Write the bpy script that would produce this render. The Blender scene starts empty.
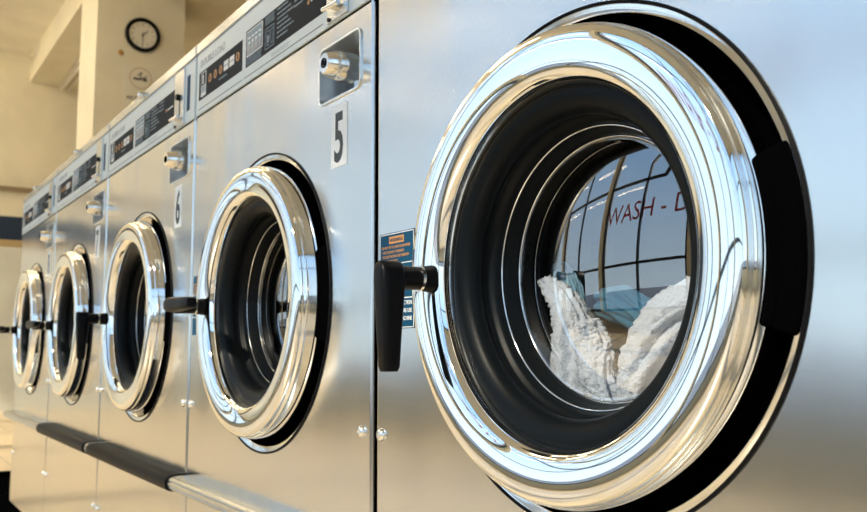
import bpy, bmesh, math, random
from math import sin, cos, pi, radians
from mathutils import Vector, Matrix, noise
random.seed(7)
S = bpy.context.scene
COL = S.collection
CAMZ = .67            # camera height above the floor; heights below are given relative to it
W = .648              # pitch of the machines
XC = -.5207           # centre of the nearest door
BOT = -.54            # underside of a machine, relative to the camera
DZ = .0686            # door centre, relative to the camera
def Z(z): return z - BOT      # machine-local height
def A(z): return z + CAMZ     # world height

# ------------------------------------------------------------------ materials
def mat(name, col=(.5, .5, .5), rough=.5, metal=0., spec=.5, coat=0.):
    m = bpy.data.materials.new(name); m.use_nodes = True
    b = m.node_tree.nodes['Principled BSDF']
    b.inputs['Base Color'].default_value = (*col, 1)
    b.inputs['Roughness'].default_value = rough
    b.inputs['Metallic'].default_value = metal
    b.inputs['Specular IOR Level'].default_value = spec
    b.inputs['Coat Weight'].default_value = coat
    return m
def nd(m, typ, **kw):
    n = m.node_tree.nodes.new(typ)
    for k, v in kw.items():
        if hasattr(n, k): setattr(n, k, v)
        else: n.inputs[k].default_value = v
    return n
def lk(m, a, b): m.node_tree.links.new(a, b)
def bs(m): return m.node_tree.nodes['Principled BSDF']
def ramp(m, src, lo, hi, p0=.3, p1=.7):
    r = nd(m, 'ShaderNodeValToRGB')
    r.color_ramp.elements[0].color = (*lo, 1); r.color_ramp.elements[1].color = (*hi, 1)
    r.color_ramp.elements[0].position = p0; r.color_ramp.elements[1].position = p1
    lk(m, src, r.inputs[0]); return r.outputs[0]
def coords(m, scale=(1, 1, 1)):
    t = nd(m, 'ShaderNodeTexCoord'); mp = nd(m, 'ShaderNodeMapping')
    mp.inputs['Scale'].default_value = scale
    lk(m, t.outputs['Object'], mp.inputs['Vector']); return mp.outputs[0]
def noise_tex(m, scale, s, det=4):
    n = nd(m, 'ShaderNodeTexNoise'); n.inputs['Scale'].default_value = s; n.inputs['Detail'].default_value = det
    lk(m, coords(m, scale), n.inputs['Vector']); return n.outputs['Fac']
def bump(m, h, strength, dist):
    b = nd(m, 'ShaderNodeBump'); b.inputs['Strength'].default_value = strength; b.inputs['Distance'].default_value = dist
    lk(m, h, b.inputs['Height']); lk(m, b.outputs[0], bs(m).inputs['Normal'])
def brushed(name, col, rough, aniso=.6, wav=.25):
    m = mat(name, col, rough, 1.)
    b = bs(m)
    b.inputs['Anisotropic'].default_value = aniso
    t = nd(m, 'ShaderNodeTangent'); t.direction_type = 'RADIAL'; t.axis = 'Z'
    lk(m, t.outputs[0], b.inputs['Tangent'])
    g = noise_tex(m, (5, 5, 500), 1., 2)                # horizontal brushing grain
    lk(m, ramp(m, g, (rough - .010,)*3, (rough + .012,)*3), b.inputs['Roughness'])
    w = noise_tex(m, (5, 5, 1.6), 1., 2)                # gentle waves of the sheet
    mx = nd(m, 'ShaderNodeMath', operation='MULTIPLY'); lk(m, g, mx.inputs[0]); mx.inputs[1].default_value = 0.
    ad = nd(m, 'ShaderNodeMath', operation='ADD'); lk(m, mx.outputs[0], ad.inputs[0]); lk(m, w, ad.inputs[1])
    bump(m, ad.outputs[0], wav, .02)
    return m
M = {}
M['steel'] = brushed('brushed_steel', (.70, .705, .695), .19)
M['trim'] = brushed('steel_trim', (.60, .62, .62), .24, .4, .1)
M['chrome'] = mat('polished_chrome', (.93, .945, .95), .035, 1.)
M['collar'] = mat('polished_collar', (.86, .86, .85), .10, 1.)
M['bolt'] = mat('bolt_metal', (.85, .84, .8), .18, 1.)
M['knob'] = mat('lock_metal', (.90, .89, .86), .14, 1.)
M['rubber'] = mat('black_rubber', (.004, .004, .005), .5, 0., .1)
M['rubber2'] = mat('gasket_rubber', (.002, .0035, .005), .4, 0., .12)
bump(M['rubber2'], noise_tex(M['rubber2'], (1, 1, 1), 420., 3), .25, .0006)
M['blackpaint'] = mat('black_enamel', (.0012, .0012, .0015), .7, 0., .0)
M['plastic'] = mat('black_plastic', (.002, .0022, .003), .38, 0., .14)
bump(M['plastic'], noise_tex(M['plastic'], (1, 1, 1), 900., 2), .2, .0003)
M['sleeve'] = mat('bumper_vinyl', (.002, .003, .005), .4, 0., .05)
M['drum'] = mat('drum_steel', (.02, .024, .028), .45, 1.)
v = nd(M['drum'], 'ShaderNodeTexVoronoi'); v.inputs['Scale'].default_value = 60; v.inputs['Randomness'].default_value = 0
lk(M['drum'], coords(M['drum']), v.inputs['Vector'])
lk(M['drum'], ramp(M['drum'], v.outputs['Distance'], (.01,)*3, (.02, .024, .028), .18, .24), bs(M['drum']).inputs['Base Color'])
M['fascia'] = mat('fascia_grey_white', (.68, .77, .80), .35)
M['navy'] = mat('label_navy', (.002, .011, .023), .5, 0., .06)
M['white'] = mat('label_white', (.80, .82, .82), .45)
M['greytext'] = mat('label_grey', (.42, .45, .47), .5)
M['paleblue'] = mat('label_pale_blue', (.20, .30, .38), .45)
M['orange'] = mat('label_orange', (.52, .25, .08), .45)
M['blue'] = mat('label_blue', (.004, .055, .12), .5, 0., .1)
M['ink'] = mat('ink', (.02, .035, .05), .5)
M['plate'] = mat('number_plate_white', (.92, .95, .96), .45)
def painted(name, c, var=.06, s=3., r=.75):
    m = mat(name, c, r)
    n = noise_tex(m, (1, 1, 1), s, 5)
    lk(m, ramp(m, n, tuple(max(0, x * (1 - var)) for x in c), tuple(min(1, x * (1 + var)) for x in c)), bs(m).inputs['Base Color'])
    return m
M['cream'] = painted('cream_paint', (.84, .79, .62))
M['ceil'] = painted('ceiling_paint', (.86, .82, .70))
M['tan'] = painted('brown_paint', (.30, .23, .14))
M['navyband'] = painted('navy_paint', (.012, .03, .07))
M['wain'] = painted('pale_wainscot', (.74, .76, .70))
M['stripe'] = painted('tan_stripe', (.50, .38, .20))
M['out'] = painted('pavement', (.13, .13, .135), .12, .6)
M['lower'] = painted('grey_green_paint', (.42, .46, .46))
M['frame'] = mat('window_frame_paint', (.02, .035, .05), .4)
M['red'] = mat('red_lettering', (.55, .02, .05), .5)
M['clockface'] = mat('clock_face', (.90, .87, .74), .6)
M['dial'] = mat('clock_marks', (.06, .055, .05), .6)
M['paper'] = mat('notice_paper', (.84, .80, .66), .7)
M['noticering'] = mat('notice_ring', (.62, .50, .34), .7)
M['brass'] = mat('brass_stud', (.55, .30, .08), .4, .6)
M['shade'] = mat('lamp_housing', (.62, .56, .44), .5)
M['towel'] = mat('white_terry', (.76, .82, .92), .95, 0., .1)
bs(M['towel']).inputs['Sheen Weight'].default_value = .4
bump(M['towel'], noise_tex(M['towel'], (1, 1, 1), 520., 3), .9, .0025)
M['blueshirt'] = mat('blue_cotton', (.06, .22, .36), .9)
bump(M['blueshirt'], noise_tex(M['blueshirt'], (1, 1, 1), 300., 2), .4, .001)
M['bluemesh'] = mat('pale_blue_gauze', (.30, .52, .68), .8)
M['plateplate'] = mat('lock_plate_steel', (.75, .82, .88), .42, .8)
M['fasciametal'] = mat('pale_satin_metal', (.82, .86, .88), .3, .9)
M['recess'] = mat('recess_steel', (.14, .135, .13), .4, 1.)
m = M['floor'] = mat('floor_tile', (.6, .5, .36), .3)
br = nd(m, 'ShaderNodeTexBrick'); br.offset = 0.
br.inputs['Color1'].default_value = (.70, .56, .36, 1); br.inputs['Color2'].default_value = (.64, .51, .33, 1)
br.inputs['Mortar'].default_value = (.30, .25, .18, 1); br.inputs['Scale'].default_value = 1.
br.inputs['Brick Width'].default_value = .3; br.inputs['Row Height'].default_value = .3; br.inputs['Mortar Size'].default_value = .004
lk(m, coords(m), br.inputs['Vector']); lk(m, br.outputs['Color'], bs(m).inputs['Base Color'])
def glassmat(name, tint, ior, rough=0.):
    m = bpy.data.materials.new(name); m.use_nodes = True
    nt = m.node_tree; nt.nodes.clear()
    o = nt.nodes.new('ShaderNodeOutputMaterial'); mx = nt.nodes.new('ShaderNodeMixShader')
    t = nt.nodes.new('ShaderNodeBsdfTransparent'); t.inputs[0].default_value = (*tint, 1)
    g = nt.nodes.new('ShaderNodeBsdfGlossy'); g.inputs['Roughness'].default_value = rough
    lw = nt.nodes.new('ShaderNodeLayerWeight'); lw.inputs[0].default_value = .5
    pw = nt.nodes.new('ShaderNodeMath'); pw.operation = 'POWER'; pw.inputs[1].default_value = 4.
    nt.links.new(lw.outputs['Facing'], pw.inputs[0])
    fr = nt.nodes.new('ShaderNodeMath'); fr.operation = 'MULTIPLY_ADD'; fr.inputs[1].default_value = 1. - ior; fr.inputs[2].default_value = ior
    nt.links.new(pw.outputs[0], fr.inputs[0])
    nt.links.new(fr.outputs[0], mx.inputs[0]); nt.links.new(t.outputs[0], mx.inputs[1]); nt.links.new(g.outputs[0], mx.inputs[2])
    nt.links.new(mx.outputs[0], o.inputs[0]); return m
M['glass'] = glassmat('door_glass', (.98, .99, .99), .32)
M['pane'] = glassmat('window_glass', (.97, .98, .99), .06)
def emit(name, c, s):
    m = mat(name, c, .5); b = bs(m); b.inputs['Emission Color'].default_value = (*c, 1); b.inputs['Emission Strength'].default_value = s; return m
M['tube'] = emit('added_fill_tube', (1., .84, .60), 26.)
M['tubeoff'] = mat('fluorescent_tube', (.85, .82, .74), .3)

# ------------------------------------------------------------------ mesh helpers
def obj(name, bm, mats, parent=None, smooth=False, bevel=0., loc=None):
    me = bpy.data.meshes.new(name)
    bmesh.ops.recalc_face_normals(bm, faces=bm.faces[:])
    bm.to_mesh(me); bm.free()
    for k in (mats if isinstance(mats, (list, tuple)) else [mats]): me.materials.append(M[k])
    if smooth:
        for p in me.polygons: p.use_smooth = True
    o = bpy.data.objects.new(name, me); COL.objects.link(o)
    if parent: o.parent = parent
    if loc: o.location = loc
    if bevel:
        b = o.modifiers.new('bevel', 'BEVEL'); b.width = bevel; b.segments = 3; b.limit_method = 'ANGLE'; b.angle_limit = radians(35)
    if smooth == 'auto':
        me.set_sharp_from_angle(angle=radians(38))
    return o
def box(bm, x0, x1, y0, y1, z0, z1, mi=0):
    v = [bm.verts.new((x, y, z)) for x in (x0, x1) for y in (y0, y1) for z in (z0, z1)]
    for f in ((0, 1, 3, 2), (4, 6, 7, 5), (0, 4, 5, 1), (2, 3, 7, 6), (0, 2, 6, 4), (1, 5, 7, 3)):
        bm.faces.new([v[i] for i in f]).material_index = mi
    return v
def lathe(bm, prof, cx, cz, seg=96, a0=0., a1=2*pi, mi=0, closed=False):
    """prof: (radius, protrusion) pairs, turned round the y axis through (cx, cz)."""
    full = abs(a1 - a0 - 2*pi) < 1e-6
    n = seg if full else seg + 1
    rings = []
    for r, p in prof:
        if r < 1e-6: rings.append([bm.verts.new((cx, -p, cz))]*n); continue
        rings.append([bm.verts.new((cx + r*cos(a0 + (a1-a0)*i/seg), -p, cz + r*sin(a0 + (a1-a0)*i/seg))) for i in range(n)])
    m = len(rings)
    for j in range(m if closed else m - 1):
        A_, B_ = rings[j], rings[(j+1) % m]
        for i in range(seg):
            k = (i+1) % n
            vs = [A_[i], A_[k], B_[k], B_[i]]
            u = []
            for q in vs:
                if q not in u: u.append(q)
            if len(u) > 2: bm.faces.new(u).material_index = mi
    if not full and closed:
        bm.faces.new([r[0] for r in rings]).material_index = mi; bm.faces.new([r[-1] for r in rings]).material_index = mi
def tube(bm, a, b, r0, r1=None, seg=20, mi=0, caps=True, sx=1., up=(0, 0, 1)):
    a = Vector(a); b = Vector(b); r1 = r0 if r1 is None else r1
    d = (b - a).normalized(); u = d.cross(Vector(up))
    if u.length < 1e-4: u = d.cross(Vector((1, 0, 0)))
    u.normalize(); w = d.cross(u)
    R = [[bm.verts.new(c + (u*cos(t)*sx + w*sin(t))*r) for t in [2*pi*i/seg for i in range(seg)]] for c, r in ((a, r0), (b, r1))]
    for i in range(seg): bm.faces.new((R[0][i], R[0][(i+1) % seg], R[1][(i+1) % seg], R[1][i])).material_index = mi
    if caps:
        bm.faces.new(R[0]).material_index = mi; bm.faces.new(R[1][::-1]).material_index = mi
def smooth_prof(pts, n=4):
    """Catmull-Rom through profile points."""
    o = []
    P = [pts[0]] + list(pts) + [pts[-1]]
    for i in range(1, len(P)-2):
        for k in range(n):
            t = k/n; r = []
            for c in (0, 1):
                a, b, d, e = P[i-1][c], P[i][c], P[i+1][c], P[i+2][c]
                r.append(.5*((2*b) + (-a+d)*t + (2*a-5*b+4*d-e)*t*t + (-a+3*b-3*d+e)*t**3))
            o.append(tuple(r))
    o.append(pts[-1]); return o
_tc = {}
def text_into(bm, s, x, y, z, h, sx=1., mi=0, thick=.0003, off=0., align='LEFT', facing=-1, face_x=False):
    """Lettering standing in the x-z plane, readable from -y (facing=-1) or from +y (facing=1)."""
    key = (s, off)
    if key not in _tc:
        c = bpy.data.curves.new('t', 'FONT'); c.body = s; c.offset = off; c.size = 1.; c.resolution_u = 3; c.extrude = .5
        o = bpy.data.objects.new('t', c); COL.objects.link(o)
        dg = bpy.context.evaluated_depsgraph_get()
        me = bpy.data.meshes.new_from_object(o.evaluated_get(dg))
        vs = [tuple(v.co) for v in me.vertices]; fs = [tuple(p.vertices) for p in me.polygons]
        bpy.data.objects.remove(o); bpy.data.curves.remove(c); bpy.data.meshes.remove(me)
        _tc[key] = (vs, fs)
    vs, fs = _tc[key]
    x0 = min(v[0] for v in vs); x1 = max(v[0] for v in vs); k = h/.72
    dx = {'LEFT': -x0, 'CENTER': -(x0+x1)/2, 'RIGHT': -x1}[align]
    nv = []
    for v in vs:
        lx = (v[0]+dx)*k*sx; ly = v[1]*k; t = v[2]*thick
        if face_x: nv.append(bm.verts.new((x + t, y + lx, z + ly)))
        else: nv.append(bm.verts.new((x + lx*(-facing), y + t*facing, z + ly)))
    for f in fs:
        try: bm.faces.new([nv[i] for i in f]).material_index = mi
        except ValueError: pass
def tag(o, label=None, cat=None, group=None, kind=None):
    if label: o['label'] = label
    if cat: o['category'] = cat
    if group: o['group'] = group
    if kind: o['kind'] = kind
    return o
def empty(name, loc):
    e = bpy.data.objects.new(name, None); e.empty_display_size = .1; COL.objects.link(e); e.location = loc; return e
def copy_tree(o, parent=None):
    c = o.copy(); COL.objects.link(c)
    if parent: c.parent = parent
    for ch in list(o.children): copy_tree(ch, c)
    return c

# ------------------------------------------------------------------ a washing machine
HW = .3205
def front_panel(bm, r_hole, win):
    y = 0.
    def q(*pts):
        vs = [bm.verts.new((a, y, Z(b))) for a, b in pts]; bm.faces.new(vs)
    top, bot, s = .4175, BOT, .24
    zt, zb = DZ + s, DZ - s
    E = HW - .004
    q((-E, bot), (E, bot), (E, zb), (-E, zb))
    q((-E, zb), (-s, zb), (-s, zt), (-E, zt)); q((s, zb), (E, zb), (E, zt), (s, zt))
    wx0, wx1, wz0, wz1 = win
    q((-E, zt), (wx0, zt), (wx0, top), (-E, top)); q((wx1, zt), (E, zt), (E, top), (wx1, top))
    q((wx0, zt), (wx1, zt), (wx1, wz0), (wx0, wz0)); q((wx0, wz1), (wx1, wz1), (wx1, top), (wx0, top))
    n = 128
    def sq(t):
        c, d = cos(t), sin(t); k = s/max(abs(c), abs(d)); return (c*k, DZ + d*k)
    for i in range(n):
        t0, t1 = 2*pi*i/n, 2*pi*(i+1)/n
        q(sq(t0), sq(t1), (r_hole*cos(t1), DZ + r_hole*sin(t1)), (r_hole*cos(t0), DZ + r_hole*sin(t0)))
    # rolled side edges and sides
    for sd in (-1, 1):
        pr = [(E*sd, 0)] + [((E + .004*sin(a))*sd, .004 - .004*cos(a)) for a in (pi/8, pi/4, 3*pi/8, pi/2)] + [(HW*sd, .70)]
        for (xa, ya), (xb, yb) in zip(pr, pr[1:]):
            bm.faces.new([bm.verts.new(c) for c in ((xa, ya, Z(bot)), (xb, yb, Z(bot)), (xb, yb, Z(.5375)), (xa, ya, Z(.5375)))]).material_index = int(yb > .1)
    for za in (bot, .5375):
        bm.faces.new([bm.verts.new(c) for c in ((-HW, .004, Z(za)), (HW, .004, Z(za)), (HW, .70, Z(za)), (-HW, .70, Z(za)))])
    bm.faces.new([bm.verts.new(c) for c in ((-HW, .70, Z(bot)), (HW, .70, Z(bot)), (HW, .70, Z(.5375)), (-HW, .70, Z(.5375)))])

def rrect(bm, x0, x1, z0, z1, r, y0, y1, t, mi=0, seg=5):
    """rounded-rectangle rim of width t from y0 (front) to y1 (back)"""
    def loop(k):
        o = []
        for cx, cz, a in ((x1-r, z1-r, 0), (x0+r, z1-r, pi/2), (x0+r, z0+r, pi), (x1-r, z0+r, 3*pi/2)):
            for i in range(seg+1):
                b = a + pi/2*i/seg; o.append((cx + (r+k)*cos(b), cz + (r+k)*sin(b)))
        return o
    Ls = [(loop(0), y1), (loop(0), y0), (loop(t), y0), (loop(t), max(y0, min(0.0005, y1)))]
    R = [[bm.verts.new((x, y, z)) for x, z in L] for L, y in Ls]
    n = len(R[0])
    for a, b in zip(R, R[1:]):
        for i in range(n): bm.faces.new((a[i], a[(i+1) % n], b[(i+1) % n], b[i])).material_index = mi
    return R

def micro(bm, x0, x1, z, h, mi, y, rnd, gap=.35):
    x = x0
    while x < x1 - h*.6:
        w = min(rnd.uniform(1.2, 4.2)*h, x1 - x)
        box(bm, x, x + w, y - .0002, y, z, z + h, mi); x += w + h*gap*2

def make_machine():
    root = empty('washing_machine', (XC, 0, A(BOT)))
    P = lambda n, bm, m, par=root, **k: obj(n, bm, m, par, **k)
    WIN = (.1835, .2905, .3205, .3925)
    bm = bmesh.new(); front_panel(bm, .2185, WIN); P('cabinet', bm, ['steel', 'blackpaint'], smooth='auto')
    # ring shaped recess round the door
    bm = bmesh.new()
    lathe(bm, smooth_prof([(.2185, -.0015), (.2180, .0010), (.2170, .0004), (.2130, -.0006), (.2095, -.0022), (.2080, -.0060), (.2000, -.024)], 3), 0, Z(DZ), 128)
    P('door_collar', bm, 'collar', smooth=True)
    bm = bmesh.new()
    lathe(bm, [(.2184 + .0015*cos(a), .0008 + .0018*sin(a)) for a in [2*pi*i/10 for i in range(10)]], 0, Z(DZ), 128, closed=True)
    P('collar_seal', bm, 'rubber', smooth=True)
    bm = bmesh.new()   # hinge cover on the right, sunk in the recess
    lathe(bm, [(.185, -.022), (.185, .004), (.208, .004), (.2160, .0012), (.2160, -.022)], 0, Z(DZ), 30, radians(-17), radians(18), closed=True)
    P('hinge_cover', bm, 'blackpaint', bevel=.006)
    # drum behind the door
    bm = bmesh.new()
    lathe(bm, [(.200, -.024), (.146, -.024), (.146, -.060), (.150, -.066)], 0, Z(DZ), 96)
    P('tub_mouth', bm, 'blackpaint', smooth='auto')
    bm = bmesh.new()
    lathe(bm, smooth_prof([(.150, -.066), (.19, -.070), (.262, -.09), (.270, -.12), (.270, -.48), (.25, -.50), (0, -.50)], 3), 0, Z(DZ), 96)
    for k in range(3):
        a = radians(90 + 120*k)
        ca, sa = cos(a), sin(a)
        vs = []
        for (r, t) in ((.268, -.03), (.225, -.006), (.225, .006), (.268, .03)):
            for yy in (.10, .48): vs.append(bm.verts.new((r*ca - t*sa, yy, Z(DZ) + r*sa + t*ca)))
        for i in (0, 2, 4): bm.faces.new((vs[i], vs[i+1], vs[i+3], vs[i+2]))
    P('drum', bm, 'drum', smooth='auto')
    # door: chromed ring, black back, gasket, glass, handle
    bm = bmesh.new()
    prof = smooth_prof([(.1495, .0110), (.1502, .0190), (.1522, .0262), (.1562, .0312), (.1630, .0342), (.1715, .0358), (.1800, .0365), (.1865, .0363), (.1915, .0351), (.1943, .0324), (.1955, .0288)], 5) \
        + smooth_prof([(.1955, .0262), (.1972, .0235), (.1982, .014), (.1985, .006), (.1970, .0035), (.190, .003)], 3)
    lathe(bm, prof, 0, Z(DZ), 160)
    door = P('door', bm, 'chrome', smooth=True)
    bm = bmesh.new()
    lathe(bm, [(.194, .0045), (.1945, .001), (.190, -.018), (.136, -.018)], 0, Z(DZ), 96)
    P('door_back', bm, 'blackpaint', door, smooth='auto')
    bm = bmesh.new()
    lathe(bm, smooth_prof([(.1510, .0090), (.1500, .0130), (.1450, .0140), (.1385, .0125), (.1320, .0085), (.1285, .0020), (.1280, -.004), (.1305, -.008), (.1305, -.014),
                           (.1260, -.018), (.1240, -.022), (.1228, -.026), (.1208, -.030), (.1185, -.036), (.1172, -.040), (.1185, -.045), (.136, -.047)], 4), 0, Z(DZ), 128)
    P('door_gasket', bm, 'rubber2', door, smooth=True)
    bm = bmesh.new()   # the glass bowl with its domed pane
    cap = []
    R_ = GR; r_ = .1095; a_ = .028
    for i in range(13):
        r = r_*i/12; cap.append((r, -(a_ + R_ - math.sqrt(R_*R_ - r*r))))
    sd = -cap[-1][1]
    side = smooth_prof([(.1095, -sd), (.1125, -sd - .0004), (.1155, -sd + .0004), (.1190, -sd)], 4)
    lathe(bm, cap[:-1] + side, 0, Z(DZ), 128)
    P('door_glass', bm, 'glass', door, smooth=True)
    bm = bmesh.new()   # bright bead that holds the glass
    for rr, pp, tt in ((.1222, -.0252, .0010), (.1150, -.0412, .0008)):
        lathe(bm, [(rr + tt*cos(a), pp + tt*sin(a)) for a in [2*pi*i/8 for i in range(8)]], 0, Z(DZ), 128, closed=True)
    P('glass_bead', bm, 'collar', door, smooth=True)
    # handle: shaft standing out of the ring, lever at its end. origin on the shaft axis so it can be turned
    hx, hz = -.1600, Z(.0665)
    bm = bmesh.new()
    tube(bm, (0, -.034, 0), (0, -.047, 0), .0135, .0115, 24, 0)
    tube(bm, (0, -.0465, 0), (0, -.0495, 0), .0127, .0127, 24, 1)
    tube(bm, (0, -.0490, 0), (0, -.0800, 0), .0112, .0118, 24, 0)
    # lever: tapered bar with rounded head
    n = 24; rings = []
    for k, (zz, hw, y0, y1) in enumerate([(.0148, .004, -.071, -.093), (.0120, .0095, -.0695, -.0945), (.006, .0130, -.069, -.0950), (-.004, .0138, -.0685, -.0950), (-.02, .0132, -.0695, -.0940), (-.055, .0115, -.0720, -.0920), (-.084, .0102, -.0735, -.0905), (-.0885, .0080, -.0750, -.0890)]):
        yc = (y0+y1)/2; hy = (y1-y0)/2
        rings.append([bm.verts.new((.84*hw*math.copysign(abs(cos(t))**.45, cos(t)) + .002, yc + hy*math.copysign(abs(sin(t))**.45, sin(t)), zz)) for t in [2*pi*i/n + .13 for i in range(n)]])
    for a, b in zip(rings, rings[1:]):
        for i in range(n): bm.faces.new((a[i], a[(i+1) % n], b[(i+1) % n], b[i]))
    bm.faces.new(rings[0]); bm.faces.new(rings[-1][::-1])
    h = P('door_handle', bm, ['plastic', 'bolt'], door, smooth='auto'); h.location = (hx, 0, hz)
    # control fascia
    bm = bmesh.new()
    box(bm, -HW + .001, HW - .001, -.0015, .02, Z(.4215), Z(.5370))
    fas = P('control_fascia', bm, 'fascia', bevel=.0012)
    bm = bmesh.new()
    box(bm, -HW, HW, .0015, .02, Z(.4172), Z(.4218)); P('fascia_groove', bm, 'blackpaint', fas)
    bm = bmesh.new()
    text_into(bm, 'DOUBLE LOAD', -.300, -.0017, Z(.5080), .0135, .98, 0, off=.012)
    P('printed_title', bm, 'greytext', fas)
    rnd = random.Random(3)
    bm = bmesh.new(); y = -.0019
    box(bm, -.305, -.097, y, -.0012, Z(.447), Z(.4985), 0)
    box(bm, -.294, -.268, y-.0003, y, Z(.451), Z(.4955), 1)
    box(bm, -.2915, -.2705, y-.0006, y-.0003, Z(.4715), Z(.4935), 0)
    tube(bm, (-.283, y-.0007, Z(.4875)), (-.283, y-.0003, Z(.4875)), .0038, seg=12, mi=1)
    box(bm, -.2865, -.2835, y-.0009, y-.0006, Z(.4735), Z(.4865), 1); box(bm, -.2815, -.2785, y-.0009, y-.0006, Z(.4735), Z(.4865), 1)
    for i in range(5): box(bm, -.2915, -.2705, y-.0006, y-.0003, Z(.4685 - .0026*i), Z(.4700 - .0026*i), 2)
    for i, c in enumerate((3, 3, 3, 1, 1, 3)):
        cx = -.247 + .0262*i
        if c == 3: tube(bm, (cx, y-.0006, Z(.4755)), (cx, y, Z(.4755)), .0078, seg=16, mi=3); text_into(bm, '$', cx, y-.0008, Z(.4715), .0085, 1, 0, align='CENTER')
        else: box(bm, cx-.0105, cx+.0105, y-.0006, y, Z(.468), Z(.4845), 1); micro(bm, cx-.008, cx+.008, Z(.475), .0022, 2, y-.0006, rnd)
    micro(bm, -.202, -.165, Z(.4585), .0028, 2, y, rnd)
    P('price_label', bm, ['navy', 'white', 'paleblue', 'orange'], fas)
    bm = bmesh.new()
    box(bm, -.0815, .1995, y, -.0012, Z(.4462), Z(.5065), 0)
    box(bm, -.077, -.014, y-.0003, y, Z(.4620), Z(.5035), 1); box(bm, -.075, -.016, y-.0006, y-.0003, Z(.4640), Z(.5015), 2)
    for i in range(4):
        x = -.071 + .0140*i
        box(bm, x, x+.0095, y-.0009, y-.0006, Z(.4665), Z(.4800), 4); box(bm, x+.001, x+.0085, y-.0009, y-.0006, Z(.4815), Z(.4850), 1)
        box(bm, x+.002, x+.005, y-.0011, y-.0009, Z(.4675), Z(.4705), 3); box(bm, x, x+.0095, y-.0009, y-.0006, Z(.490), Z(.4925), 1)
    for i in range(4): micro(bm, -.077, -.018, Z(.4585 - .0033*i), .0016, 2, y, rnd)
    for i in range(4): micro(bm, -.004, .030, Z(.5015 - .0034*i), .0017, 2, y, rnd)
    for a in ((-.004, -.0028, .452, .485), (.0288, .030, .452, .485), (-.004, .030, .4838, .485), (-.004, .030, .452, .4532),
              (.002, .0035, .457, .480), (.002, .014, .479, .480), (.0125, .014, .466, .480), (.002, .014, .457, .458), (.018, .019, .457, .480), (.018, .026, .479, .480), (.018, .026, .457, .458), (.0250, .026, .457, .480), (.005, .011, .461, .472)):
        box(bm, a[0], a[1], y-.0004, y, Z(a[2]), Z(a[3]), 2)
    for i in range(7): micro(bm, .040, .078 + .01*(i % 3), Z(.5005 - .0072*i), .0024, 2, y, rnd)
    for i in range(3): micro(bm, .10, .128, Z(.4995 - .0075*i), .0024, 2, y, rnd)
    tube(bm, (.146, y-.0006, Z(.476)), (.146, y, Z(.476)), .0032, seg=12, mi=3)
    micro(bm, .153, .190, Z(.4745), .0028, 1, y, rnd)
    P('instruction_label', bm, ['navy', 'white', 'paleblue', 'orange', 'greytext'], fas)
    bm = bmesh.new()
    box(bm, -.307, -.095, -.00175, -.0012, Z(.4300), Z(.4312)); box(bm, -.088, .19, -.00175, -.0012, Z(.4300), Z(.4312))
    micro(bm, .018, .085, Z(.4385), .0014, 1, -.0015, rnd); micro(bm, .02, .08, Z(.4352), .0014, 1, -.0015, rnd)
    P('printed_line', bm, ['ink', 'greytext'], fas)
    bm = bmesh.new()     # coin slide
    box(bm, .2060, .2625, -.0045, -.0012, Z(.4235), Z(.5330))
    cs = P('coin_plate', bm, 'trim', fas, bevel=.001)
    bm = bmesh.new(); tube(bm, (.2325, -.0100, Z(.4815)), (.2325, -.0045, Z(.4815)), .0058, .0065, 20); P('return_button', bm, 'plastic', cs, smooth='auto')
    bm = bmesh.new(); box(bm, .2385, .2405, -.0052, -.0044, Z(.4420), Z(.4730)); P('coin_slot', bm, 'blackpaint', cs)
    bm = bmesh.new()
    tube(bm, (.212, -.014, Z(.4395)), (.248, -.010, Z(.4395)), .0028, .0036, 16); tube(bm, (.232, -.012, Z(.4395)), (.232, -.004, Z(.4395)), .005, .005, 14)
    P('coin_lever', bm, 'bolt', cs, smooth='auto')
    bm = bmesh.new(); tube(bm, (.2135, -.0066, Z(.4275)), (.2135, -.0045, Z(.4275)), .0028, seg=12); P('plate_screw', bm, 'rubber', cs)
    bm = bmesh.new(); box(bm, .2750, .2915, -.0021, -.0012, Z(.4440), Z(.5120)); P('side_label', bm, 'blue', fas)
    # top cap
    bm = bmesh.new()
    pr = [(.001, .5385), (-.003, .5395), (-.003, .5570), (.000, .5610), (.70, .5610), (.70, .5385)]
    va = [bm.verts.new((-HW, y_, Z(z_))) for y_, z_ in pr]; vb = [bm.verts.new((HW, y_, Z(z_))) for y_, z_ in pr]
    for i in range(6): bm.faces.new((va[i], va[(i+1) % 6], vb[(i+1) % 6], vb[i]))
    bm.faces.new(va); bm.faces.new(vb[::-1])
    cap_ = P('top_cap', bm, 'trim', bevel=.001)
    bm = bmesh.new(); lathe(bm, smooth_prof([(.0085, .003), (.0085, .010), (.006, .0145), (0, .016)], 4), -.022, Z(.5500), 20); P('lid_lock', bm, 'bolt', cap_, smooth=True)
    # coin box recess
    x0, x1, z0, z1 = WIN
    bm = bmesh.new()
    rrect(bm, x0 - .0002, x1 + .0002, Z(z0) - .0002, Z(z1) + .0002, .009, -.0022, .038, .0026)
    bm2 = [(x0, x1, Z(z0), Z(z1))]
    box(bm, x0 - .004, x1 + .004, .038, .040, Z(z0) - .004, Z(z1) + .004, 1)
    for f_ in bm.faces:
        if min(v.co.y for v in f_.verts) > -.0035 and max(v.co.y for v in f_.verts) > .04: f_.material_index = 1
    rc = P('coin_box_recess', bm, ['fasciametal', 'recess'], smooth='auto')
    bm = bmesh.new()
    box(bm, x0 + .030, x1 - .002, .032, .038, Z(z0) + .006, Z(z1) - .012); P('coin_box_plate', bm, 'plateplate', rc, bevel=.003)
    bm = bmesh.new()
    lathe(bm, [(0, .033), (.0125, .033), (.0138, .0312), (.0188, .014), (.0188, -.008), (.0135, -.010), (.0125, -.036)], .2560, Z(.3520), 40)
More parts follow.
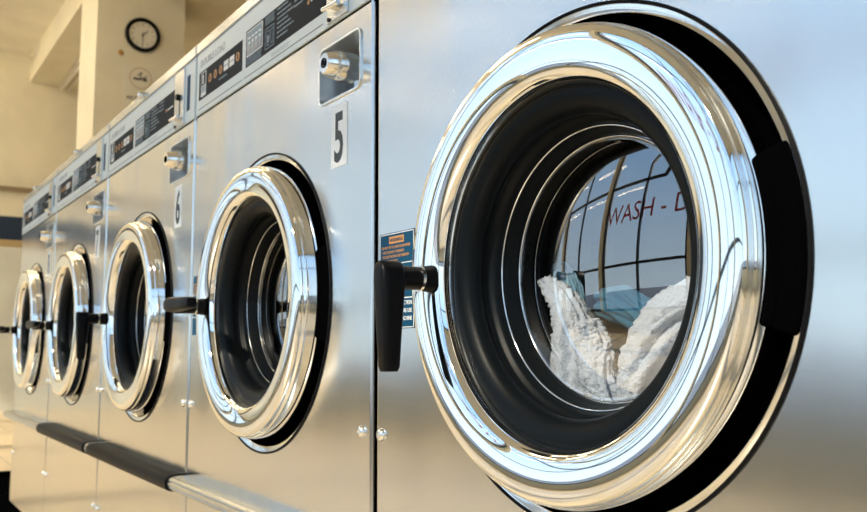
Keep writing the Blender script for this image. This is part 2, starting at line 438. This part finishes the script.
    kn = P('lock_knob', bm, 'knob', rc, smooth='auto')
    bm = bmesh.new()
    lathe(bm, [(.0062, .0330), (.0062, .0340), (.0048, .0340), (.0048, .0330)], .2560, Z(.3520), 24, closed=True)
    box(bm, .2550, .2570, -.0338, -.0328, Z(.3492), Z(.3548)); P('keyhole', bm, 'blackpaint', kn)
    bm = bmesh.new(); tube(bm, (.228, .022, Z(.3300)), (.228, .038, Z(.3300)), .0062, seg=16); P('recess_bolt', bm, 'bolt', rc, smooth='auto')
    # number plate
    bm = bmesh.new(); box(bm, .2160, .2575, -.0010, .0002, Z(.2285), Z(.3085)); npl = P('number_plate', bm, 'plate')
    # warning label
    bm = bmesh.new(); lx0, lx1 = -.3130, -.2400
    box(bm, lx0, lx1, -.0005, .0001, Z(.0210), Z(.1290), 0)
    wl = P('warning_label', bm, ['blue'])
    bm = bmesh.new()
    for a in ((lx0+.001, lx1-.001, .1272, .1280), (lx0+.001, lx1-.001, .0220, .0228), (lx0+.001, lx0+.0018, .022, .128), (lx1-.0018, lx1-.001, .022, .128), (lx0, lx1, .0540, .0550), (lx0, lx1, .0930, .0938)):
        box(bm, a[0], a[1], -.0007, -.0004, Z(a[2]), Z(a[3]), 0)
    box(bm, -.292, -.261, -.0008, -.0004, Z(.1165), Z(.1245), 1)
    text_into(bm, 'WARNING', -.2765, -.0010, Z(.1183), .0044, .95, 2, align='CENTER')
    for i, s_ in enumerate(('DO NOT TRY TO OPEN DOOR WHEN', '• THE DRUM IS TURNING', '• YOU SEE WATER IN THE WINDOW', '• WASHER IS HOT')):
        text_into(bm, s_, lx0 + .005, -.0006, Z(.1110 - .0052*i), .0032, .78 if i in (0, 2) else .95, 1, off=.01)
    for i, s_ in enumerate(('SEE INSTRUCTION', 'BEFORE USE', 'OF MACHINE')): text_into(bm, s_, lx1 - .005, -.0006, Z(.0470 - .0085*i), .0045, .85, 0, off=.01, align='RIGHT')
    box(bm, lx1-.022, lx1-.018, -.0008, -.0004, Z(.066), Z(.084), 0); box(bm, lx1-.025, lx1-.015, -.0008, -.0004, Z(.080), Z(.084), 0)
    P('warning_text', bm, ['white', 'orange', 'blue'], wl)
    # screws
    for sx_, zz in ((-.3085, -.097), (.2985, -.097), (-.3085, -.373), (.2985, -.373)):
        bm = bmesh.new(); lathe(bm, [(.0075, -.001), (.0075, .0012), (.0060, .0036), (.0034, .0046), (.0030, .0030), (.0, .0030)], sx_, Z(zz), 20)
        P('panel_screw', bm, 'bolt', smooth='auto')
    # bumper rail
    bm = bmesh.new()
    pr = [(.000, -.2200), (-.014, -.2195), (-.026, -.2210), (-.0315, -.2245), (-.0325, -.2270), (-.0310, -.2280), (-.0335, -.2300), (-.0338, -.2340), (-.0318, -.2352), (-.0325, -.2385), (-.028, -.2430), (-.018, -.2455), (.000, -.2460)]
    va = [bm.verts.new((-.324, y_, Z(z_))) for y_, z_ in pr]; vb = [bm.verts.new((.324, y_, Z(z_))) for y_, z_ in pr]
    n = len(pr)
    for i in range(n): bm.faces.new((va[i], va[(i+1) % n], vb[(i+1) % n], vb[i]))
    bm.faces.new(va); bm.faces.new(vb[::-1])
    P('bumper_rail', bm, 'trim', smooth='auto')
    return root
GR = .44
first = make_machine()
first.name = 'washing_machine'
def kid(r, name):
    for c in r.children_recursive:
        if c.name.split('.')[0] == name: return c
machines = [first]
for i in range(1, 5):
    m_ = copy_tree(first); m_.location.x = XC - .004 - W*i; machines.append(m_)
labels = ['steel front-loading washer nearest the camera with white towels behind its door glass',
          'steel front-loading washer numbered 5 with a chrome door ring',
          'steel front-loading washer numbered 6 between washers 5 and 7',
          'steel front-loading washer second from the far end of the row, handle level',
          'steel front-loading washer at the far end of the row by the pale wall']
for i, m_ in enumerate(machines):
    tag(m_, labels[i], 'washing machine', 'row of steel front-loading washers')
    bm = bmesh.new()
    text_into(bm, str(4 + i), .2367, -.0011, Z(.2365), .0640, .62, 0, off=.022, align='CENTER')
    n_ = obj('number', bm, 'ink', kid(m_, 'number_plate')); n_['label'] = 'dark number %d' % (4 + i)
    h = kid(m_, 'door_handle')
    if i in (1, 3, 4): h.rotation_euler.y = radians(-90)      # lever turned level to the right
    if i in (2, 3):                                           # black vinyl sleeve over the rail
        bm = bmesh.new()
        x0, x1 = (-.283, .323) if i == 2 else (-.283, .322)
        if i == 2: x1 = .323
        pr = [(.001, -.2180), (-.014, -.2172), (-.028, -.2190), (-.0345, -.2235), (-.0368, -.2290), (-.0368, -.2360), (-.0340, -.2425), (-.029, -.2460), (-.018, -.2482), (.001, -.2490)]
        va = [bm.verts.new((x0, y_, Z(z_))) for y_, z_ in pr]; vb = [bm.verts.new((x1, y_, Z(z_))) for y_, z_ in pr]
        for j in range(len(pr)): k = (j+1) % len(pr); bm.faces.new((va[j], va[k], vb[k], vb[j]))
        bm.faces.new(va); bm.faces.new(vb[::-1])
        sl = obj('bumper_sleeve', bm, 'sleeve', kid(m_, 'bumper_rail'), smooth='auto'); sl['label'] = 'black vinyl sleeve'

# ------------------------------------------------------------------ laundry in the nearest drum
def cloth_roll(name, pts, label, cat, m, fuzz=.0035, wr=.010, seed=0, group=None, nseg=90, nring=72, crease=3):
    """a folded, bunched length of cloth: pts = (x, y, z_rel, half width, half depth, twist)"""
    bm = bmesh.new(); rings = []
    n = len(pts)
    def at(t, c):
        f = t*(n-1); i = min(int(f), n-2); u = f - i
        g = lambda k: pts[max(0, min(n-1, k))][c]
        a, b, d, e = g(i-1), g(i), g(i+1), g(i+2)
        return .5*((2*b) + (-a+d)*u + (2*a-5*b+4*d-e)*u*u + (-a+3*b-3*d+e)*u**3)
    for s in range(nseg+1):
        t = s/nseg
        c = Vector((at(t, 0), at(t, 1), at(t, 2))); c2 = Vector((at(min(1, t+.02), 0), at(min(1, t+.02), 1), at(min(1, t+.02), 2))); c1 = Vector((at(max(0, t-.02), 0), at(max(0, t-.02), 1), at(max(0, t-.02), 2)))
        d = (c2-c1).normalized(); u = d.cross(Vector((0, 1, 0))); u.normalize(); w = d.cross(u)
        hw, hd, tw = at(t, 3), at(t, 4), at(t, 5)
        e_ = min(1., (math.sqrt(max(0, 1-(1-t/.06)**2)) if t < .06 else 1), (math.sqrt(max(0, 1-(1-(1-t)/.06)**2)) if t > .94 else 1))
        e_ = max(e_, .02)
        ring = []
        for k in range(nring):
            a = 2*pi*k/nring
            q = u*cos(a+tw)*hw*e_ + w*sin(a+tw)*hd*e_
            p = c + q
            nn = q.normalized() if q.length > 1e-6 else Vector((0, 0, 1))
            f1 = noise.noise(Vector((cos(a)*crease, sin(a)*crease, t*2.2 + seed)))
            f1 = -abs(f1)*2 + .5
            f2 = noise.noise(p*60 + Vector((seed, 0, 0)))
            f3 = noise.noise(p*380); f4 = noise.noise(p*900)
            p = p + nn*(wr*f1*e_ + .003*f2*e_ + fuzz*f3 + fuzz*.6*f4)
            ring.append(bm.verts.new((p.x, p.y, A(p.z))))
        rings.append(ring)
    for a, b in zip(rings, rings[1:]):
        for k in range(nring): bm.faces.new((a[k], a[(k+1) % nring], b[(k+1) % nring], b[k]))
    bm.faces.new(rings[0]); bm.faces.new(rings[-1][::-1])
    o = obj(name, bm, m, smooth=True); tag(o, label, cat, group); return o
G = 'white towels inside the drum'
cx = XC
TOWELS = [
 ('towel', [(cx-.112, 0.071, .066, .003, .008, 0), (cx-.100, 0.071, .057, .008, .010, 0), (cx-.080, 0.073, .036, .014, .016, 0), (cx-.075, 0.078, .000, .021, .022, .1), (cx-.078, 0.083, -.040, .029, .028, .2), (cx-.082, 0.112, -.085, .026, .026, 0), (cx-.085, 0.150, -.115, .026, .026, 0)],
  'white towel with a drooping peak, left of the middle of the load', 'towel', 'towel'),
 ('towel', [(cx-.046, 0.065, .026, .010, .008, 0), (cx-.044, 0.069, .005, .016, .012, 0), (cx-.036, 0.070, -.030, .015, .013, .3), (cx-.030, 0.080, -.066, .016, .016, 0), (cx-.022, 0.128, -.125, .030, .030, 0)],
  'white towel with a smooth hem, in the middle of the load', 'towel', 'towel'),
 ('towel', [(cx+.120, 0.103, .066, .020, .022, 0), (cx+.080, 0.088, .043, .022, .022, 0), (cx+.042, 0.078, .020, .023, .022, .1), (cx+.012, 0.075, -.020, .022, .022, .2), (cx+.004, 0.083, -.060, .018, .020, .2), (cx+.030, 0.133, -.110, .024, .026, 0)],
  'white terry towel rolled up at the right of the load', 'towel', 'towel'),
 ('towel', [(cx+.140, 0.088, .035, .022, .022, 0), (cx+.100, 0.083, .012, .024, .022, 0), (cx+.066, 0.079, -.020, .024, .022, .1), (cx+.052, 0.083, -.058, .022, .020, .2), (cx+.100, 0.138, -.100, .026, .026, 0)],
  'white terry towel lying lowest at the right edge of the load', 'towel', 'towel'),
 ('towel', [(cx-.154, 0.081, .014, .007, .010, 0), (cx-.140, 0.079, -.004, .010, .012, 0), (cx-.124, 0.079, -.026, .014, .014, 0), (cx-.118, 0.088, -.070, .020, .020, 0), (cx-.125, 0.138, -.100, .018, .018, 0)],
  'white towel edge peeking out at the far left of the load', 'towel', 'towel'),
 ('shirt', [(cx-.100, 0.133, .046, .012, .010, 0), (cx-.065, 0.133, .040, .017, .012, 0), (cx-.020, 0.133, .014, .018, .014, .1), (cx+.010, 0.138, -.030, .020, .020, 0), (cx+.010, 0.183, -.100, .03, .02, 0)],
  'blue cotton shirt bunched behind the white towels', 'shirt', 'blueshirt'),
 ('shirt', [(cx-.140, 0.108, .078, .008, .004, 0), (cx-.125, 0.108, .072, .012, .005, 0), (cx-.115, 0.108, .056, .014, .006, 0), (cx-.105, 0.113, .020, .012, .008, 0), (cx-.110, 0.168, -.060, .012, .01, 0)],
  'pale blue thin garment peeping over the towel peak', 'shirt', 'bluemesh'),
]
for k, (nm, pts, lb, ct, mm) in enumerate(TOWELS): cloth_roll(nm, pts, lb, ct, mm, seed=k*3.1, group=G if nm == 'towel' else None, fuzz=.003 if nm == 'towel' else .0008, wr=.007)

# ------------------------------------------------------------------ the room
def st(name, bm, m, label=None, **k):
    o = obj(name, bm, m, **k); o['kind'] = 'structure'
    if label: o['label'] = label
    return o
YF, YB, XL, XR, CZ = -3.2, 2.6, -10.3, 3.2, 3.32
bm = bmesh.new(); box(bm, XL-.2, XR+.2, YF-.2, YB+.2, -.12, 0); st('floor', bm, 'floor')
bm = bmesh.new(); box(bm, XL-.2, XR+.2, YF-.2, .986, A(CZ), A(CZ)+.2); st('ceiling', bm, 'ceil')
bm = bmesh.new(); box(bm, XL-.2, XR+.2, .986, YB+.2, A(3.02), A(CZ)+.2); st('trim_1', bm, 'cream', 'dropped cream ceiling beam running over the machines')
bm = bmesh.new(); box(bm, -7.62, -7., .986, 1.70, 0, A(3.02)); st('trim_2', bm, 'cream', 'square cream pillar carrying the wall clock')
bm = bmesh.new(); box(bm, XL, XR, YB, YB+.2, 0, A(3.02)); st('wall_back', bm, 'tan')
bm = bmesh.new(); box(bm, XR, XR+.2, -.25, YB, 0, A(CZ)); box(bm, XR, XR+.2, YF-.2, -2.95, 0, A(CZ)); box(bm, XR, XR+.2, -2.95, -.25, 0, A(-.22)); box(bm, XR, XR+.2, -2.95, -.25, A(3.05), A(CZ)); st('wall_right', bm, 'cream')
bm = bmesh.new(); t = .045
for a in ((-2.95, -2.905, -.22, 3.05), (-.295, -.25, -.22, 3.05), (-2.95, -.25, -.22, -.175), (-2.95, -.25, 3.005, 3.05), (-1.62, -1.575, -.22, 3.05), (-2.95, -.25, 1.96, 2.005)):
    box(bm, XR+.06, XR+.12, a[0], a[1], A(a[2]), A(a[3]))
w_ = st('window_7', bm, 'frame'); bm = bmesh.new(); box(bm, XR+.087, XR+.093, -2.94, -.26, A(-.21), A(3.04)); obj('window_pane', bm, 'pane', w_)  # window added to the unseen right wall to brighten reflections and the room
bm = bmesh.new(); box(bm, XL-.2, XL, YF, YB, 0, A(CZ)); st('wall_left', bm, 'cream')
bm = bmesh.new(); box(bm, XL, XL+.012, YF, YB, A(1.20), A(1.46)); st('trim_3', bm, 'navyband', 'navy band painted along the far wall')
bm = bmesh.new(); box(bm, XL, XL+.014, YF, YB, A(1.12), A(1.20)); st('trim_4', bm, 'stripe', 'tan stripe under the navy band')
bm = bmesh.new(); box(bm, XL, XL+.013, YF, YB, 0, A(1.12)); st('trim_5', bm, 'wain', 'pale painted dado of the far wall')
bm = bmesh.new(); box(bm, XL, XL+.05, YF, YB, A(1.74), A(1.79)); st('trim_6', bm, 'tan', 'thin brown rail along the far wall')
bm = bmesh.new(); box(bm, XC - W*4 - .324 - .25, XC + .40, .012, .74, 0, A(BOT)); box(bm, XC - W*4 - .324 - .9, XC - W*4 - .324 - .25, .012, .74, 0, A(BOT) - .01)
st('baseboard_back', bm, 'blackpaint', 'black plinth under the row of machines')
# storefront side
bm = bmesh.new(); box(bm, -10.3, 3.2, -3.4, -3.2, 0, CAMZ - .36); st('wall_front_lower', bm, 'lower')
SILL, HEAD = -.36, 3.05
bm = bmesh.new()
box(bm, XL, XR, YF-.2, YF, A(HEAD), A(CZ))
BW = 2.25; nb = 6
for i in range(nb+1):
    x = XL + i*BW; box(bm, x, min(x + .10, XR), YF-.2, YF, A(SILL), A(HEAD))
st('wall_front', bm, 'cream')
for i in range(nb):
    x0 = XL + i*BW + .10; x1 = XL + (i+1)*BW
    bm = bmesh.new(); t = .045
    for a in ((x0, x0+t, SILL, HEAD), (x1-t, x1, SILL, HEAD), (x0, x1, SILL, SILL+t), (x0, x1, HEAD-t, HEAD), ((x0+x1)/2-t/2, (x0+x1)/2+t/2, SILL, HEAD), (x0, x1, 1.96, 1.96+t), (x0, x1, .42, .42+t)):
        box(bm, a[0], a[1], YF-.12, YF-.06, A(a[2]), A(a[3]))
    w_ = st('window_%d' % (i+1), bm, 'frame')
    bm = bmesh.new(); box(bm, x0+.01, x1-.01, YF-.093, YF-.087, A(SILL)+.01, A(HEAD)-.01); obj('window_pane', bm, 'pane', w_)
bm = bmesh.new(); text_into(bm, 'WASH - DRY', -2.08, YF-.098, A(1.22), .37, .92, 0, .004, off=0., align='CENTER', facing=-1)
# lettering faces the street, so it is laid out to be read from outside
o = obj('window_lettering', bm, 'red'); tag(o, 'red WASH - DRY lettering on the shop window glass', 'sign')
for v in o.data.vertices: pass
bm = bmesh.new(); box(bm, -40, 40, -60, YF-.2, -.2, -.1); box(bm, XR+.2, 40, YF-.2, 40, -.2, -.1); st('trim_7', bm, 'out', 'pavement outside the shop window')

# ceiling lamps: the unlit strip by the pillar, plus lit ones added as fill
def lamp(x, y, z, L, label, w=.14, tm='tube'):
    e = empty('ceiling_light', (x, y, z)); tag(e, label, 'ceiling light', 'fluorescent ceiling lights')
    bm = bmesh.new(); box(bm, -L/2, L/2, -w/2, w/2, -.05, 0); obj('lamp_housing', bm, 'shade', e, bevel=.008)
    for s_ in (-1, 1):
        bm = bmesh.new(); tube(bm, (-L/2+.03, s_*.035, -.068), (L/2-.03, s_*.035, -.068), .016, seg=14); obj('fluorescent_tube', bm, tm, e, smooth=True)
    return e
lamp(-9.25, 1.34, A(3.02), 1.9, 'fluorescent strip light under the beam left of the pillar', tm='tubeoff')
for k, x in enumerate((-9.2, -7.0, -4.8)):  # unseen lit lamps, added to brighten the cream walls
    for y in (-2.2, -.5):
        lamp(x, y, A(CZ), 1.5, '%s strip light added as fill on the ceiling %s' % (('far', 'middle', 'near')[k], 'beside the shop windows' if y < -1 else 'over the washers'))

# clock on the pillar
cy, cz_, cr = 1.3482, 2.6008 - .0, .144
e = empty('wall_clock', (-7., cy, A(cz_))); tag(e, 'round wall clock with black rim high on the cream pillar', 'clock')
def xl(bm, prof, seg=64, mi=0, closed=False):
    lathe(bm, prof, 0, 0, seg, mi=mi, closed=closed)
    for v in bm.verts: v.co = Vector((-v.co.y, v.co.x, v.co.z))
bm = bmesh.new(); xl(bm, smooth_prof([(.112, .015), (.118, .034), (.128, .040), (.140, .034), (.144, .018), (.144, 0)], 3)); obj('clock_rim', bm, 'plastic', e, smooth=True)
bm = bmesh.new(); xl(bm, [(0, .014), (.116, .014), (.116, 0)]); obj('clock_face', bm, 'clockface', e)
bm = bmesh.new()
for k in range(1, 13):
    a = radians(90 - 30*k); text_into(bm, str(k), .0152, .088*cos(a), .088*sin(a) - .009, .018, 1, 0, .001, align='CENTER', face_x=True)
obj('clock_numerals', bm, 'dial', e)
def hand(L, ang, w, x):
    bm = bmesh.new(); a = radians(90 - ang); d = Vector((0, cos(a), sin(a))); n = Vector((0, -sin(a), cos(a)))
    pts = [-d*.018 - n*w, -d*.018 + n*w, d*L + n*w*.5, d*L - n*w*.5]
    f = [bm.verts.new(p + Vector((x, 0, 0))) for p in pts]; g = [bm.verts.new(p + Vector((x+.002, 0, 0))) for p in pts]
    bm.faces.new(f); bm.faces.new(g[::-1])
    for i in range(4): bm.faces.new((f[i], f[(i+1) % 4], g[(i+1) % 4], g[i]))
    return bm
obj('hour_hand', hand(.058, 45, .005, .018), 'dial', e); obj('minute_hand', hand(.092, 183, .004, .022), 'dial', e)
# no smoking notice
ny, nz = 1.345, 2.165
e = empty('no_smoking_notice', (-7.001, ny, A(nz))); tag(e, 'faded paper no-smoking notice on the pillar below the clock', 'notice')
bm = bmesh.new(); box(bm, 0, .004, -.135, .135, -.19, .17); obj('paper_sheet', bm, 'paper', e)
bm = bmesh.new(); xl(bm, [(.082, .0045), (.082, .006), (.092, .006), (.092, .0045)], 40, closed=True)
for v in bm.verts: v.co.z += .065
obj('printed_ring', bm, 'noticering', e)
bm = bmesh.new()
box(bm, .004, .006, -.060, .012, .048, .066, 0)
box(bm, .004, .006, .018, .052, .044, .070, 0)
for k in range(9):
    a0_ = k/9; yy = -.02 + .06*a0_ + .012*sin(a0_*9); zz = .09 + .022*sin(a0_*7)
    box(bm, .004, .0058, yy-.008, yy+.008, zz-.004, zz+.005, 0)
text_into(bm, 'NO SMOKING', .0045, 0, -.125, .032, .75, 0, .002, off=.02, align='CENTER', face_x=True)
obj('printed_symbol', bm, 'dial', e)
bm = bmesh.new(); lathe(bm, smooth_prof([(.022, 0), (.018, .010), (0, .014)], 3), 0, 0, 16)
for v in bm.verts: v.co = Vector((-v.co.y, v.co.x, v.co.z))
o = obj('wall_stud', bm, 'brass', smooth=True, loc=(-7., 1.18, A(2.42))); tag(o, 'small brown stud in the pillar under the clock', 'stud')

# ------------------------------------------------------------------ light
w = bpy.data.worlds.new('World'); S.world = w; w.use_nodes = True
nt = w.node_tree; bg = nt.nodes['Background']
tc = nt.nodes.new('ShaderNodeTexCoord'); sp = nt.nodes.new('ShaderNodeSeparateXYZ'); rp = nt.nodes.new('ShaderNodeValToRGB')
nt.links.new(tc.outputs['Generated'], sp.inputs[0]); nt.links.new(sp.outputs['Z'], rp.inputs[0]); nt.links.new(rp.outputs[0], bg.inputs[0])
rp.color_ramp.elements[0].position = 0.; rp.color_ramp.elements[0].color = (.72, .89, 1., 1)
rp.color_ramp.elements[1].position = .9; rp.color_ramp.elements[1].color = (.13, .43, .92, 1)
bg.inputs['Strength'].default_value = 1.3
sun = bpy.data.lights.new('sun', 'SUN'); sun.energy = 4.6; sun.color = (1., .88, .68); sun.angle = radians(1.5)
so = bpy.data.objects.new('sun', sun); COL.objects.link(so); so.rotation_euler = Vector((-.22, 1., -.84)).to_track_quat('-Z', 'Y').to_euler()

# ------------------------------------------------------------------ camera
f, pi_, ya, ro, D = 845., .108, .5992, -.0034, .495
fw = Vector((-cos(ya)*cos(pi_), sin(ya)*cos(pi_), sin(pi_)))
r = fw.cross(Vector((0, 0, 1))).normalized(); u = r.cross(fw)
r2 = r*cos(ro) + u*sin(ro); u2 = -r*sin(ro) + u*cos(ro)
cam = bpy.data.cameras.new('camera'); co = bpy.data.objects.new('camera', cam); COL.objects.link(co)
mw = Matrix((r2, u2, -fw)).transposed().to_4x4(); mw.translation = (0, -D, CAMZ); co.matrix_world = mw
cam.sensor_width = 36.; cam.lens = f/867*36.; cam.clip_start = .02
cam.dof.use_dof = True; cam.dof.focus_distance = .80; cam.dof.aperture_fstop = 12.
S.camera = co
vs_ = S.view_settings; vs_.view_transform = 'Standard'; vs_.look = 'None'; vs_.exposure = .38; vs_.gamma = 1.; vs_.use_curve_mapping = False
